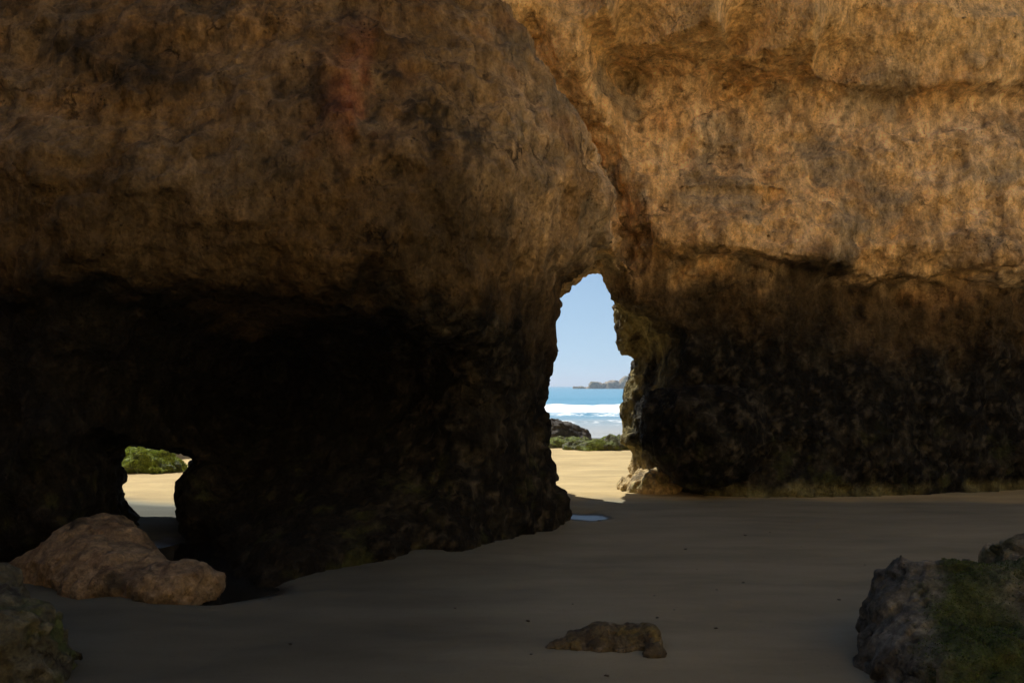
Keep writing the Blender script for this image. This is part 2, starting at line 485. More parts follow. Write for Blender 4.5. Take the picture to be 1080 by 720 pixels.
def build_cliff(h=0.05):
    xs = axis([(-16, -9.5, .3), (-9.5, -6.6, .12), (-6.6, 9, h), (9, 11, .12), (11, 17, .3)])
    ys = axis([(5.0, 6.2, .1), (6.2, 14, h), (14, 18, .15)])
    zs = axis([(-.5, 7.2, h), (7.2, 9, .12), (9, CLIFF_TOP + .8, .4)])
    X, Z = np.meshgrid(xs, zs, indexing='ij')
    fl = FL(X, Z); fr = FR(X, Z)
    pp = np.stack([X.ravel(), Z.ravel() * 0, Z.ravel()], 1).astype(F32)
    nz = fbm(pp, .8, 4, .6, 70., sz=.2).reshape(X.shape); nz2 = fbm(pp, .55, 4, .6, 33., sz=.2).reshape(X.shape)
    xe = np.interp(Z, edge[:, 2], edge[:, 0]) + .20 * fbm(pp, 1.5, 4, .65, 19., sx=.1).reshape(X.shape)
    zl = np.interp(X, [0, 1.3, 3.8, 4.3, 5, 9], [6.62, 6.50, 6.32, 6.42, 6.05, 6.1]) + .07 * nz
    lw = np.interp(X, [-9, -4, -3.1, -2, -1, -.6], [2.42, 2.42, 2.38, 2.36, 2.2, 2.05]) + .12 * nz
    fl = fl - .5 * sstep(.55, .1, Z) * sstep(-3.7, -3.2, X) * sstep(-.7, -1.4, X)
    lm_ = .35 + .5 * sstep(-3.4, -2.9, X) * sstep(-.5, -1.1, X)
    fl = fl + lm_ * sstep(lw + .05, lw - .07, Z) * sstep(lw - 2.2, lw - .8, Z) * sstep(.0, -.6, X)
    m = sstep(.9, 1.3, X) * (1 - .65 * sstep(4.1, 4.7, X))
    fr = fr - .55 * m * sstep(zl - .03, zl + .07, Z) * sstep(zl + 2.0, zl + .5, Z) + .40 * m * sstep(zl + .02, zl - .08, Z) * sstep(zl - .9, zl - .2, Z)
    zm = np.interp(X, [1.2, 2.5, 4.7, 5.3, 6.2, 9], [3.75, 3.5, 3.35, 3.1, 3.25, 3.3]) + .13 * nz2
    fr = fr - .20 * sstep(zm - .05, zm + .07, Z) * sstep(zm + 1.0, zm + .1, Z) + .16 * sstep(zm + .05, zm - .05, Z) * sstep(zm - .7, zm - .1, Z)
    cr = [P(560, 40, 10.8), P(590, 85, 10.8), P(625, 130, 10.8), P(650, 190, 10.8), P(668, 250, 10.8)]
    dc = np.full(X.shape, 9.0)
    for A_, B_ in zip(cr[:-1], cr[1:]):
        ex, ez = B_[0] - A_[0], B_[2] - A_[2]
        t_ = np.clip(((X - A_[0]) * ex + (Z - A_[2]) * ez) / (ex * ex + ez * ez), 0, 1)
        dc = np.minimum(dc, np.hypot(X - A_[0] - ex * t_, Z - A_[2] - ez * t_))
    fr = fr + .85 * np.exp(-(dc / .26) ** 2)
    zk = 4.45 + .1 * nz
    fr = fr - .14 * sstep(zk - .04, zk + .05, Z) * sstep(zk + .5, zk + .1, Z) * sstep(2.2, 2.7, X) * sstep(4.3, 3.8, X)
    # the shallow recess above the right ledge keeps a crisp lip
    back = np.interp(X, [-16, -7, -4.2, -2.8, -1, 1.1, 1.65, 2.3, 17], [10.5, 10.5, 10.5, 11.5, 12.4, 12.6, 12.9, 14.4, 16.0])
    back = back + 0.25 * np.sin(X * 1.7) * np.cos(Z * 1.3)
    roof = 13.9 * sstep(-1.0, .3, X) - 1.4 * sstep(.75, 1.1, X)
    hang = [(P(618, 222, 9.5), (.26, .5, .55)), (P(626, 262, 9.9), (.22, .5, .28)), (P(600, 285, 9.3), (.24, .5, .22))]
    S = np.empty((len(xs), len(ys), len(zs)), F32)
    for j, y in enumerate(ys):
        e = X - xe - 0.25 * (y - 8.9) * (y > 8.9)
        lm = smax(fl - y, e, 0.20)
        for c, r in hang:
            q = np.sqrt(((X - c[0]) / r[0]) ** 2 + ((y - c[1]) / r[1]) ** 2 + ((Z - c[2]) / r[2]) ** 2)
            lm = smin(lm, (q - 1) * min(r), .06)
        bt = smin(lm, fr - y, 0.10)
        s = smax(bt, y - np.where(Z > 3.0, np.maximum(back, roof), back), .4)
        s = smax(s, Z - np.interp(X, [-6, 2, 8], [CLIFF_TOP, 12.0, 10.5]) + .2 * np.sin(X), .4)
        # the arch
        fa = 0.17 * max(y - YL, 0) + 0.32 * max(YL - y, 0)
        fb = 0.12 * max(y - YR, 0) + (0.15 + .32 * sstep(3.3, 2.8, Z) * sstep(.7, 1.3, X)) * max(YR - y, 0)
        if 'arch' not in build_cliff.c:
            build_cliff.c['arch'] = (seg_sdf(plA, X, Z), seg_sdf(plB, X, Z), seg_sdf(plC, X, Z))
        a, b, cc_ = build_cliff.c['arch']
        fc = .14 * max(y - YC, 0) + .10 * max(YC - y, 0)
        s = np.maximum(s, -np.maximum(np.maximum(a - fa, b - fb), cc_ - fc))
        c = P(672, 345, 13.2)
        q = np.sqrt(((X - c[0]) / .32) ** 2 + ((y - c[1]) / .35) ** 2 + ((Z - c[2]) / .44) ** 2)
        s = smin(s, (q - 1) * .28, .05)
        c = P(672, 246, 11.35)
        q = np.sqrt(((X - c[0]) / .36) ** 2 + ((y - c[1]) / .7) ** 2 + ((Z - c[2] + .2 * (X - c[0])) / .20) ** 2)
        s = smax(s, -(q - 1) * .2, .06)
        # the low passage on the left, running obliquely seaward
        xt = X - (y - YT) * (-0.44)
        ft = 0.14 * max(y - YT - .3, 0) + .02 + .25 * max(YT - .9 - y, 0)
        near = (np.abs(xt + 4.2) < 3) & (Z < 3.5)
        t = np.full(X.shape, 9.0)
        t[near] = seg_sdf(plT, xt[near], Z[near])
        s = smax(s, -(t - ft), .08)
        S[:, j, :] = s
    build_cliff.c.clear()
    # close the outside of the block
    S = np.maximum(S, (xs[0] + .4 - xs)[:, None, None]); S = np.maximum(S, (xs - xs[-1] + .4)[:, None, None])
    # break the smooth masses up
    band = np.abs(S) < 0.7
    I, J, K = np.nonzero(band)
    p = np.stack([xs[I], ys[J], zs[K]], 1).astype(F32)
    d = 0.11 * fbm(p, 0.75, 2, .5, 3.3) + 0.075 * fbm(p, 2.1, 4, .6, 8.1)
    led = ridged(p, 1.0, 2, .5, 2.0, sx=.55, sy=.8, sz=2.0)
    d = d - 0.05 * led
    arch = np.exp(-(((p[:, 0] - .9) / .9) ** 2 + ((p[:, 2] - 1.6) / 1.8) ** 2))
    tn = np.exp(-(((p[:, 0] + 4.2) / .7) ** 2 + ((p[:, 2] - .6) / 1.1) ** 2))
    d = d * (1 - .82 * np.maximum(arch, tn))
    S[I, J, K] += d
    V, Q = surface_nets(S, xs, ys, zs)
    return V.astype(float), Q


build_cliff.c = {}


def detail(V, Q, amt=1.0, seed=0.0, keep=None):
    nrm = normals(V, Q)
    p = V.astype(F32)
    d = 0.030 * fbm(p, 4.0, 4, .6, 1.1 + seed) + 0.018 * ridged(p, 5.0, 3, .55, 4.0 + seed, sz=.6) + .022 * ridged(p, 2.6, 3, .6, 14.0 + seed, sz=.3)
    low = 1 - sstep(1.6, 2.9, p[:, 2] + .4 * fbm(p, .8, 2))
    w1, w2 = worley(p, 5.5, 3 + seed)
    d = d + low * 0.06 * (w2 - w1) - (1 - low) * 0.05 * sstep(.4, .1, w1) * sstep(-.1, .5, fbm(p, 1.2, 2, .5, 23.))
    wp = p + .12 * np.stack([fbm(p, 2.2, 3, .55, 5.), fbm(p, 2.2, 3, .55, 55.), fbm(p, 2.2, 3, .55, 95.)], 1)
    wp = wp * np.array([1, 1, .8], F32)
    chip = sstep(-.35, .35, fbm(p, .5, 3, .6, 66. + seed))
    d = d + (.09 * cells(wp, 1.7, 2.) * chip + .03 * cells(wp, 4.3, 7.)) * (.25 + .75 * sstep(6.7, 6.3, p[:, 2]))
    d = d * (.45 + .55 * np.maximum(sstep(6.7, 6.3, p[:, 2]), sstep(10, 9.5, p[:, 1])))
    return V + nrm * ((d - .06) * amt)[:, None]


def cliff_colour(V, nrm):
    p = V.astype(F32); x, y, z = p.T
    base = np.tile(np.array([[.74, .50, .235]], F32), (len(p), 1))
    a = fbm(p, .55, 4, .6, 2.2)
    base = mixc(base, (.80, .59, .34), sstep(0, .6, a))
    base = mixc(base, (.47, .28, .11), sstep(0, .8, -a) * .8)
    st = fbm(p, 2.2, 4, .6, 6.0, sz=.22)
    base = mixc(base, (.34, .225, .11), sstep(.02, .55, st) * .8)
    rr = fbm(p, 1.3, 3, .6, 31.0)
    base = mixc(base, (.50, .25, .10), sstep(.25, .75, rr) * .45)
    s2 = fbm(p, 3.4, 4, .62, 16.0, sz=.12)
    base = mixc(base, (.80, .60, .36), sstep(.15, .7, s2) * .45)
    base = mixc(base, (.30, .205, .11), sstep(.15, .7, -s2) * .5)
    gy = fbm(p, .9, 4, .6, 51.0)
    base = mixc(base, (.34, .28, .185), sstep(.05, .45, gy) * .75)
    # the near mass is duller than the far wall
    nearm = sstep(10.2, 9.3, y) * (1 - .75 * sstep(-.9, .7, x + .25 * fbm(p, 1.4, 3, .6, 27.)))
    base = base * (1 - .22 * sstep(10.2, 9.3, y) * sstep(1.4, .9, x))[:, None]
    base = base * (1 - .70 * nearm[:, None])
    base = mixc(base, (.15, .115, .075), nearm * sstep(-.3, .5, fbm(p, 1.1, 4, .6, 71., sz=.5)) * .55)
    # the smooth upper bed on the right is a cleaner tan
    base = mixc(base, (.66, .45, .20), sstep(6.2, 6.5, z) * (1 - nearm) * .6)
    # black lichen patches and drip streaks on the near mass
    li = fbm(p, 2.6, 5, .78, 12.)
    def patch(px, py, d, r, sz=1.0):
        c = P(px, py, d)
        return np.exp(-(((x - c[0]) / r) ** 2 + ((z - c[2]) / (r * sz)) ** 2))
    pm = 1.2 * patch(110, 55, 7.2, .7, .45) + patch(165, 88, 7.2, .45, .5) + .9 * patch(362, 15, 7.3, .18, 2.0) + .8 * patch(340, 100, 7.1, .3, .8) + .4 * patch(450, 130, 7.2, .6, 1)
    base = mixc(base, (.028, .024, .018), sstep(.2, .55, li * .7 + pm * 1.2 - .24) * nearm * .92)
    rd = patch(380, 90, 7.2, .22, 2.6) * sstep(-.5, .4, fbm(p, 3, 3, .6, 90., sz=.3))
    base = mixc(base, (.30, .085, .035), np.clip(rd, 0, 1) * .55 * nearm)
    tan = patch(80, 110, 7.1, .8, .35) + patch(240, 20, 7.4, 1.2, .4)
    base = mixc(base, (.34, .215, .10), np.clip(tan * sstep(-.5, .5, li), 0, 1) * .6 * nearm)
    # dark tide band: black-green crust up to about three metres, plus painted overhang shade
    hgt = z + .32 * fbm(p, .7, 4, .55, 15.) + .25 * fbm(p, 2.5, 3, .6, 25., sz=.35)
    top = np.interp(x, [-8, -3.6, -3.0, -1.5, 0, 1.2, 2.2, 4, 6, 9], [2.95, 2.9, 2.6, 2.75, 2.8, 3.05, 3.35, 3.3, 3.1, 3.2])
    lf = sstep(1.0, -.5, x)
    al_shade = np.maximum(sstep(top + .35 - .05 * lf, top - .30, hgt), .75 * lf * sstep(top + 1.15, top + .1, hgt))  # second term paints the left overhang's shading above the crust
    base = mixc(base, (.046, .033, .017), al_shade * .94)
    al2 = sstep(top - .25 + .15 * lf, top - 1.4 + .9 * lf, hgt + .25 * fbm(p, 1.6, 3, .6, 37.) * (1 - lf))
    dk = np.tile(np.array([[.007, .0066, .0056]], F32), (len(p), 1))
    pil = .35 + .65 * sstep(-1.6, -.9, x)
    dk = mixc(dk, (.022, .020, .0145), sstep(.0, .5, fbm(p, 2.4, 4, .65, 41.)) * pil)
    dk = mixc(dk, (.060, .054, .039), sstep(.15, .7, fbm(p, 6.0, 4, .7, 43.)) * pil * .8)
    dk = mixc(dk, (.034, .040, .013), sstep(.25, .8, fbm(p, 3.2, 3, .65, 61.)) * .7 * sstep(1.4, .4, z))
    base = base * (1 - al2[:, None]) + dk * al2[:, None]
    # tawny crust on the seaward side of the right jamb
    jb = sstep(12.0, 12.8, y) * sstep(4.0, 2.0, x) * sstep(.4, 1.0, x)
    base = mixc(base, (.20, .165, .07), jb * sstep(-.4, .4, fbm(p, 2.2, 3, .6, 17., sz=.4)) * .85)
    # pale yellow-green scum along the foot of the wall on the right
    ft = sstep(.22, .05, z + .10 * fbm(p, 2, 3, .6, 81.)) * sstep(-.35, .35, fbm(p, 1.1, 3, .6, 21.))
    base = mixc(base, (.16, .155, .075), ft * .8 * sstep(1.5, 2.5, x))
    bf = patch(672, 508, 12.2, .28, .8) * sstep(11, 11.5, y)
    base = mixc(base, (.42, .31, .15), np.clip(bf * 1.6, 0, 1) * .85)
    # a paler block at the right end of the ledge
    base = mixc(base, (.36, .25, .14), np.clip(patch(1062, 280, 11.7, .38, .6), 0, 1) * .9)
    return base


V, Q = build_cliff()
V = detail(V, Q)
nv = normals(V, Q)
me = make_mesh('rock_cliff', V, Q)
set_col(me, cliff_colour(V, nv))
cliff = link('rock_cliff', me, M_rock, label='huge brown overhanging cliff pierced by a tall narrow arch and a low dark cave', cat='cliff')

# unseen cliff added behind and beside the camera, for shade and warm bounce
def unseen_cliff():
    xs = axis([(-24, 18, .35)]); ys = axis([(-20, 7, .35)]); zs = axis([(-1, 19, .5)])
    X, Y, Zz = np.meshgrid(xs, ys, zs, indexing='ij')
    path = np.array([(-16.0, 7.0), (-9.6, 4.5), (-8.8, 0), (-8, -6), (-2, -9), (4, -8), (8, -3), (11.5, 1.5), (18, 4.5)])
    d = np.full(X.shape, 1e9)
    poly = [tuple(q) for q in path] + [(18, -19.5), (-23.5, -19.5), (-23.5, 6.6)]
    d = seg_sdf(poly, X, Y)
    d = d + .22 * (Zz - 4) * .5
    S = np.maximum(d, Zz - 11 - 5 * sstep(0, 8, X) + 1.2 * np.sin(X * .5))
    p = np.stack([X.ravel(), Y.ravel(), Zz.ravel()], 1).astype(F32)
    S = S + (.5 * fbm(p, .3, 3, .55, 9.)).reshape(S.shape)
    for ax, arr in ((0, xs), (1, ys), (2, zs)):
        sh = [1, 1, 1]; sh[ax] = -1
        S = np.maximum(S, (arr[0] + .2 - arr).reshape(sh)); S = np.maximum(S, (arr - arr[-1] + .2).reshape(sh))
    V, Q = surface_nets(S, xs, ys, zs)
    V, Q = subdivide(V, Q)
    n = normals(V, Q)
    V = V + n * (.12 * fbm(V.astype(F32), 1.3, 3, .55, 4.))[:, None]
    me = make_mesh('unseen_cliff', V, Q)
    p = V.astype(F32)
    c = np.tile(np.array([[.70, .50, .25]], F32), (len(p), 1))
    c = mixc(c, (.52, .33, .14), sstep(-.1, .6, fbm(p, .8, 4, .6, 3., sz=.4)))
    set_col(me, c)
    link('unseen_cliff', me, M_rock, label='unseen brown cliff opposite the arch, added to shade and warm the gully', cat='cliff')


unseen_cliff()

# ------------------------------------------------------------------ sand, pools, sea
pool_c = [(-2.35, 6.45), (-2.75, 7.2), (-3.2, 8.2)]


def sand_height(x, y):
    p = np.stack([x, y, np.zeros_like(x)], 1).astype(F32)
    z = 0.022 * fbm(p, .55, 3, .5, 4.) + 0.009 * fbm(p, 3.0, 3, .5, 14., sx=.6)
    fp, _ = worley(p * np.array([1, 1, 0], F32) + np.array([0, 0, .5], F32), 2.1, 4)
    z = z - .014 * sstep(.30, .12, fp) * sstep(.0, .4, fbm(p, .45, 3, .6, 64.))
    near = sstep(30, 16, y)
    z = z * near
    # beach runs down to the water
    z = z - 1.15 * sstep(19, 46, y) - 1.6 * sstep(44, 120, y)
    # pool hollow in the mouth of the cave
    d = np.full(x.shape, 9.0)
    for (ax, ay), (bx, by) in zip(pool_c[:-1], pool_c[1:]):
        ex, ey = bx - ax, by - ay
        t = np.clip(((x - ax) * ex + (y - ay) * ey) / (ex * ex + ey * ey), 0, 1)
        d = np.minimum(d, np.hypot(x - ax - ex * t, y - ay - ey * t))
    z = z - .10 * sstep(.75, .2, d) + .022 * fbm(p, 1.9, 3, .55, 77.) * sstep(1.5, .6, d)
    # shallow hollow at the foot of the arch
    a = np.hypot((x - .85) / .40, (y - 9.9) / .50)
    z = z - .035 * sstep(1.25, .2, a + .3 * fbm(p, 2.5, 3, .5, 8.))
    wet_shade = sstep(1.05, .45, d + .25 * fbm(p, 1.2, 3)) * .98
    wet_shade = np.maximum(wet_shade, .72 * sstep(1.2, .5, np.abs(x + .42 * y + .2)) * sstep(10.2, 9.2, y) * sstep(5.5, 6.5, y))
    wet_shade = np.maximum(wet_shade, sstep(1.9, .5, a + .4 * fbm(p, 2, 3)) * .97)
    wet_shade = np.maximum(wet_shade, sstep(23, 30, y + 2.0 * fbm(p, .4, 2)) * .85)
    sh = sstep(1.0, 3.6, y) * sstep(11.6, 10.7, y + .5 * fbm(p, .5, 3, .5, 44.)) * (.74 + .14 * sstep(1.5, -1.5, x))  # gully shade painted into the sand, deeper to the left, stored as wetness
    wet_shade = np.maximum(wet_shade, sh)
    return z, wet_shade


def sand():
    xs = axis([(-6000, -300, 1500), (-300, -40, 40), (-40, -8, 1), (-8, 9, .06), (9, 40, 1), (40, 300, 40), (300, 6000, 1500)])
    ys = axis([(-300, -30, 40), (-30, 2, .8), (2, 14, .05), (14, 30, .25), (30, 120, 2), (120, 600, 60), (600, 9000, 1200)])
    X, Y = np.meshgrid(xs, ys, indexing='ij')
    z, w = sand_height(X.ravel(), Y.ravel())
    idx = np.arange(X.size).reshape(X.shape)
    Q = np.stack([idx[:-1, :-1], idx[1:, :-1], idx[1:, 1:], idx[:-1, 1:]], -1).reshape(-1, 4)
    me = make_mesh('beach', np.stack([X.ravel(), Y.ravel(), z], 1), Q)
    set_f(me, 'wet_shade', w)
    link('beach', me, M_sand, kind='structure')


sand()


def flat_pool(name, outline, z, mat):
    """thin water surface with a rounded outline"""
    pts = np.array(outline, float)
    c = pts.mean(0); n = 96
    # closed Catmull-Rom through the outline
    m = len(pts); out = []
    for i in range(n):
        t = i / n * m; k = int(t); f = t - k
        a, b, cc, dd = (pts[(k + q) % m] for q in (-1, 0, 1, 2))
        out.append(.5 * ((2 * b) + (cc - a) * f + (2 * a - 5 * b + 4 * cc - dd) * f * f + (3 * b - a - 3 * cc + dd) * f ** 3))
    out = np.array(out)
    rings = 8
    V = [(c[0], c[1], z)]; Fq = []
    for r in range(1, rings + 1):
        for q in out:
            w = c + (q - c) * r / rings
            V.append((w[0], w[1], z))
    tri = [(0, 1 + i, 1 + (i + 1) % n) for i in range(n)]
    for r in range(1, rings):
        for i in range(n):
            a = 1 + (r - 1) * n + i; b = 1 + (r - 1) * n + (i + 1) % n
            tri += [(a, a + n, b + n), (a, b + n, b)]
    me = make_mesh(name, V, np.array(tri))
    set_f(me, 'foam', np.zeros(len(V)))
    return link(name, me, mat, kind='structure')


flat_pool('pool_water', [(-2.0, 5.6), (-1.2, 6.9), (-1.6, 7.8), (-2.2, 8.9), (-3.0, 10), (-4.5, 9.8), (-4.4, 8.4), (-3.8, 7.2), (-3.0, 5.8)], -.062, M_pool)
flat_pool('puddle_water', [(.4, 9.3), (1.0, 9.2), (1.5, 9.9), (1.3, 10.5), (.8, 10.7), (.4, 10.3)], -.042, M_pool)


def sea():
    xs = axis([(-7000, -400, 1100), (-400, -60, 20), (-60, -10, 2.5), (-10, 30, .4), (30, 90, 2.5), (90, 400, 20), (400, 7000, 1100)])
    ys = axis([(33, 60, .35), (60, 130, .5), (130, 300, 4), (300, 1200, 60), (1200, 9000, 900)])
    X, Y = np.meshgrid(xs, ys, indexing='ij')
    x, y = X.ravel(), Y.ravel()
    p = np.stack([x, y, np.zeros_like(x)], 1).astype(F32)
    wob = 4 * fbm(p, .03, 3, .5, 2.) + 1.5 * fbm(p, .15, 3, .5, 6.)
    z = np.full(x.shape, -1.0)
    foam = np.zeros(x.shape)
    for yc, hgt, wid, tail, amt in ((47, .05, 1.0, 2, .3), (57, .12, 1.2, 4, .5), (70, .15, 1.4, 5, .5), (92, .5, 2.2, 16, 1.5), (150, .5, 4, 3, .12)):
        q = y + wob - yc
        z += hgt * np.exp(-(q / wid) ** 2) * (1 + .35 * fbm(p, .3, 3, .5, yc)) * np.where(q < 0, 1, 1)
        f = np.where(q > 0, np.exp(-(q / (wid * .8)) ** 2), np.exp(-(q / tail) ** 2)) * amt
        foam = np.maximum(foam, f * (.85 + .5 * fbm(p, .35, 3, .6, yc)))
    z += .05 * fbm(p, .25, 3, .5, 1.) * sstep(38, 70, y) * sstep(900, 200, y)
    idx = np.arange(X.size).reshape(X.shape)
    Q = np.stack([idx[:-1, :-1], idx[1:, :-1], idx[1:, 1:], idx[:-1, 1:]], -1).reshape(-1, 4)
    me = make_mesh('sea', np.stack([x, y, z], 1), Q)
    set_f(me, 'foam', np.clip(foam, 0, 1))
    link('sea', me, M_sea, kind='structure')


sea()


# ------------------------------------------------------------------ rocks
def blob(ctrl, h, noise_amp=.06, noise_f=2.5, k=.12, floor=None, seed=0., ledge=0., cuts=()):
    """rock from a few overlapping ellipsoids (centre, radii) cut by planes (point, normal)"""
    lo = np.min([np.array(c) - np.array(r) for c, r in ctrl], 0) - .2
    hi = np.max([np.array(c) + np.array(r) for c, r in ctrl], 0) + .2
    if floor is not None:
        lo[2] = floor - .12
    ax = [np.arange(lo[i], hi[i] + h, h) for i in range(3)]
    X, Y, Zz = np.meshgrid(*ax, indexing='ij')
    S = None
    for c, r in ctrl:
        q = np.sqrt(((X - c[0]) / r[0]) ** 2 + ((Y - c[1]) / r[1]) ** 2 + ((Zz - c[2]) / r[2]) ** 2)
        s = (q - 1) * min(r)
        S = s if S is None else smin(S, s, k)
    for pt, nr in cuts:
        nr = np.array(nr, float); nr /= np.linalg.norm(nr)
        S = smax(S, (X - pt[0]) * nr[0] + (Y - pt[1]) * nr[1] + (Zz - pt[2]) * nr[2], .04)
    p = np.stack([X.ravel(), Y.ravel(), Zz.ravel()], 1).astype(F32)
    d = noise_amp * fbm(p, noise_f, 4, .55, 20 + seed) - noise_amp * .45 * ridged(p, noise_f * .9, 2, .5, 5 + seed) + .03 * noise_amp
    if ledge:
        d = d + ledge * fbm(p, noise_f, 2, .5, 50 + seed, sx=.4, sy=.4, sz=2.5)
    S = S + d.reshape(S.shape)
    if floor is not None:
        S = np.maximum(S, floor - .06 - Zz)
    S[0] = S[-1] = 1; S[:, 0] = S[:, -1] = 1; S[:, :, 0] = S[:, :, -1] = 1
    return surface_nets(S, *ax)


def rock_obj(name, ctrl, h, colour, label, cat='rock', group=None, pits=0.0, chip=1.0, **kw):
    V, Q = blob(ctrl, h, **kw)
    n = normals(V, Q); p = V.astype(F32)
    wp = p + .05 * np.stack([fbm(p, 5, 2, .5, 5.), fbm(p, 5, 2, .5, 55.), fbm(p, 5, 2, .5, 95.)], 1)
    sc = h / .02
    V = V + n * (sc * chip * (.032 * cells(wp, 4.2 / sc, 3.) + .02 * cells(wp, 10 / sc, 9.)))[:, None]
    n = normals(V, Q); p = V.astype(F32)
    if pits:
        w1, w2 = worley(p, 14, 2)
        V = V - n * (pits * sstep(.42, .1, w1) * sstep(.0, .4, fbm(p, 2.5, 2, .5, 33.) + .2))[:, None]
    c0 = np.array([V[:, 0].mean(), V[:, 1].mean(), 0.0])
    me = make_mesh(name, V - c0, Q)
    set_col(me, colour(p, n))
    o = link(name, me, M_boulder, label=label, cat=cat, group=group, loc=c0)
    return o, V, Q, n


def tint(base, *layers):
    def f(p, n):
        c = np.tile(np.array([base], F32), (len(p), 1))
        for i, (rgb, fr, lo, hi, amt) in enumerate(layers):
            c = mixc(c, rgb, sstep(lo, hi, fbm(p, fr, 4, .62, 10 + 7 * i)) * amt)
        return c
    return f


def tufts(name, V, Q, n, mask, count, size, mat, parent, up=.5, seed=1):
    """short leaf blades rooted on the rock faces where mask is high"""
    r = np.random.default_rng(seed)
    area = np.linalg.norm(np.cross(V[Q[:, 2]] - V[Q[:, 0]], V[Q[:, 3]] - V[Q[:, 1]]), axis=1)
    w = area * mask[Q].mean(1); w = w / w.sum()
    f = r.choice(len(Q), count, p=w)
    a, b = r.random((2, count, 1))
    q = V[Q[f]]
    pos = q[:, 0] * (1 - a) * (1 - b) + q[:, 1] * a * (1 - b) + q[:, 2] * a * b + q[:, 3] * (1 - a) * b
    nn = n[Q[f, 0]]
    d = nn * .8 + r.normal(size=(count, 3)) * .55 + np.array([0, 0, up])
    d /= np.linalg.norm(d, axis=1)[:, None]
    s = np.cross(d, r.normal(size=(count, 3))); s /= np.linalg.norm(s, axis=1)[:, None]
    L = size * (.5 + r.random((count, 1))); Wd = L * .22
    bend = np.cross(s, d) * L * .35
    pos = pos - nn * .004
    v = np.stack([pos - s * Wd, pos + s * Wd, pos + d * L * .55 + s * Wd * .9, pos + d * L * .55 - s * Wd * .9,
                  pos + d * L + bend + s * Wd * .15, pos + d * L + bend - s * Wd * .15], 1)
    k = np.arange(count)[:, None] * 6
    F_ = np.concatenate([k + np.array([[0, 1, 2, 3]]), k + np.array([[3, 2, 4, 5]])])
    me = make_mesh(name, v.reshape(-1, 3) - np.array(parent.location), F_, smooth=False)
    return link(name, me, mat, parent)


# pieces of the cliff that stand out of its face
def cliff_part(name, ctrl, h, colour, label=None, **kw):
    V, Q = blob(ctrl, h, **kw)
    V = detail(V, Q, .8, 5.) if colour is None else V
    n = normals(V, Q); me = make_mesh(name, V, Q)
    set_col(me, cliff_colour(V, n) if colour is None else colour(V.astype(F32), n))
    return link(name, me, M_rock if colour is None else M_boulder, cliff, label=label)


c = P(736, 465, 12.0)
cliff_part('buttress', [((c[0], 11.75, .84), (.80, .8, .74)), ((c[0] - .35, 11.7, 1.08), (.52, .6, .48)), ((c[0] + .35, 11.8, .95), (.6, .7, .62))], .04, None,
           'dark rounded buttress beside the arch', floor=-.1, noise_amp=.09, noise_f=1.8, k=.15)
cliff_part('foot_rock', [((P(682, 515, 12.2)[0], 12.2, .02), (.24, .3, .30)), ((P(670, 515, 12.35)[0], 12.4, .0), (.22, .3, .17)), ((P(700, 515, 12.2)[0], 12.1, .0), (.22, .25, .34))], .022,
           tint((.36, .27, .13), ((.22, .20, .08), 4, .0, .5, .7), ((.10, .08, .05), 5, .2, .6, .7)), 'tan foot of the arch wall', floor=-.05, noise_amp=.06, noise_f=4)
c = P(1062, 284, 11.7)
cliff_part('ledge_block', [((c[0], 11.9, c[2]), (.36, .4, .20)), ((c[0] + .35, 11.9, c[2] - .04), (.4, .4, .2)), ((c[0] - .25, 11.95, c[2] - .1), (.25, .3, .12))], .03,
           tint((.40, .30, .18), ((.26, .19, .11), 3, .0, .6, .7), ((.10, .085, .06), 5, .2, .6, .7)), 'pale block on the ledge', noise_amp=.05, noise_f=3)
# tan rock at the foot of the cliff by the cave
rock_obj('tan_rock', [((-3.5, 6.75, .03), (.48, .45, .38)), ((-3.95, 6.8, -.02), (.3, .3, .22)), ((-2.62, 6.15, .02), (.33, .27, .23)), ((-3.15, 6.33, .0), (.45, .28, .26)), ((-3.3, 6.55, .08), (.3, .3, .26)), ((-3.62, 7.0, .10), (.34, .40, .34))],
         .022, tint((.13, .100, .066), ((.19, .15, .10), 1.6, -.1, .6, .8), ((.09, .065, .045), 2.6, .1, .7, .8), ((.03, .027, .02), 1.2, .35, .8, .9)),
         'lumpy tan rock at the foot of the dark cliff beside the cave pool', floor=0, noise_amp=.05, noise_f=2.6, k=.12, chip=.55)
# corner rock, bottom left
rock_obj('corner_rock', [((-3.08, 4.35, .14), (.52, .42, .36)), ((-2.74, 4.25, .02), (.28, .3, .24)), ((-3.3, 4.6, .24), (.4, .4, .34))],
         .018, tint((.052, .054, .040), ((.035, .055, .016), 2.0, 0, .5, .85), ((.12, .125, .095), 5, .2, .7, .6), ((.018, .016, .013), 4, .15, .6, .85)),
         'dark pitted rock with green and grey lichen in the near left corner', floor=0, noise_amp=.06, noise_f=3.6, pits=.03)
# small flat rock in the middle of the sand
fr_ = [((604, 683, 4.9), (.15, .06, .045)), ((622, 677, 4.92), (.12, .09, .075)), ((634, 674, 4.95), (.09, .11, .115)), ((652, 676, 4.95), (.10, .10, .095)), ((668, 672, 4.93), (.08, .11, .10)), ((683, 671, 4.9), (.075, .12, .125)), ((690, 690, 4.74), (.075, .06, .06)), ((640, 690, 4.85), (.13, .06, .03))]
rock_obj('flat_rock', [((P(a, b, d)[0], d, .0 if b > 680 else .01), r) for (a, b, d), r in fr_],
         .008, tint((.062, .055, .036), ((.10, .085, .03), 4, .0, .6, .7), ((.035, .03, .022), 5, .0, .6, .8), ((.13, .12, .10), 8, .25, .7, .5)),
         'small low wedge shaped rock lying alone on the open sand', floor=0, noise_amp=.016, noise_f=6, k=.045, chip=.7)
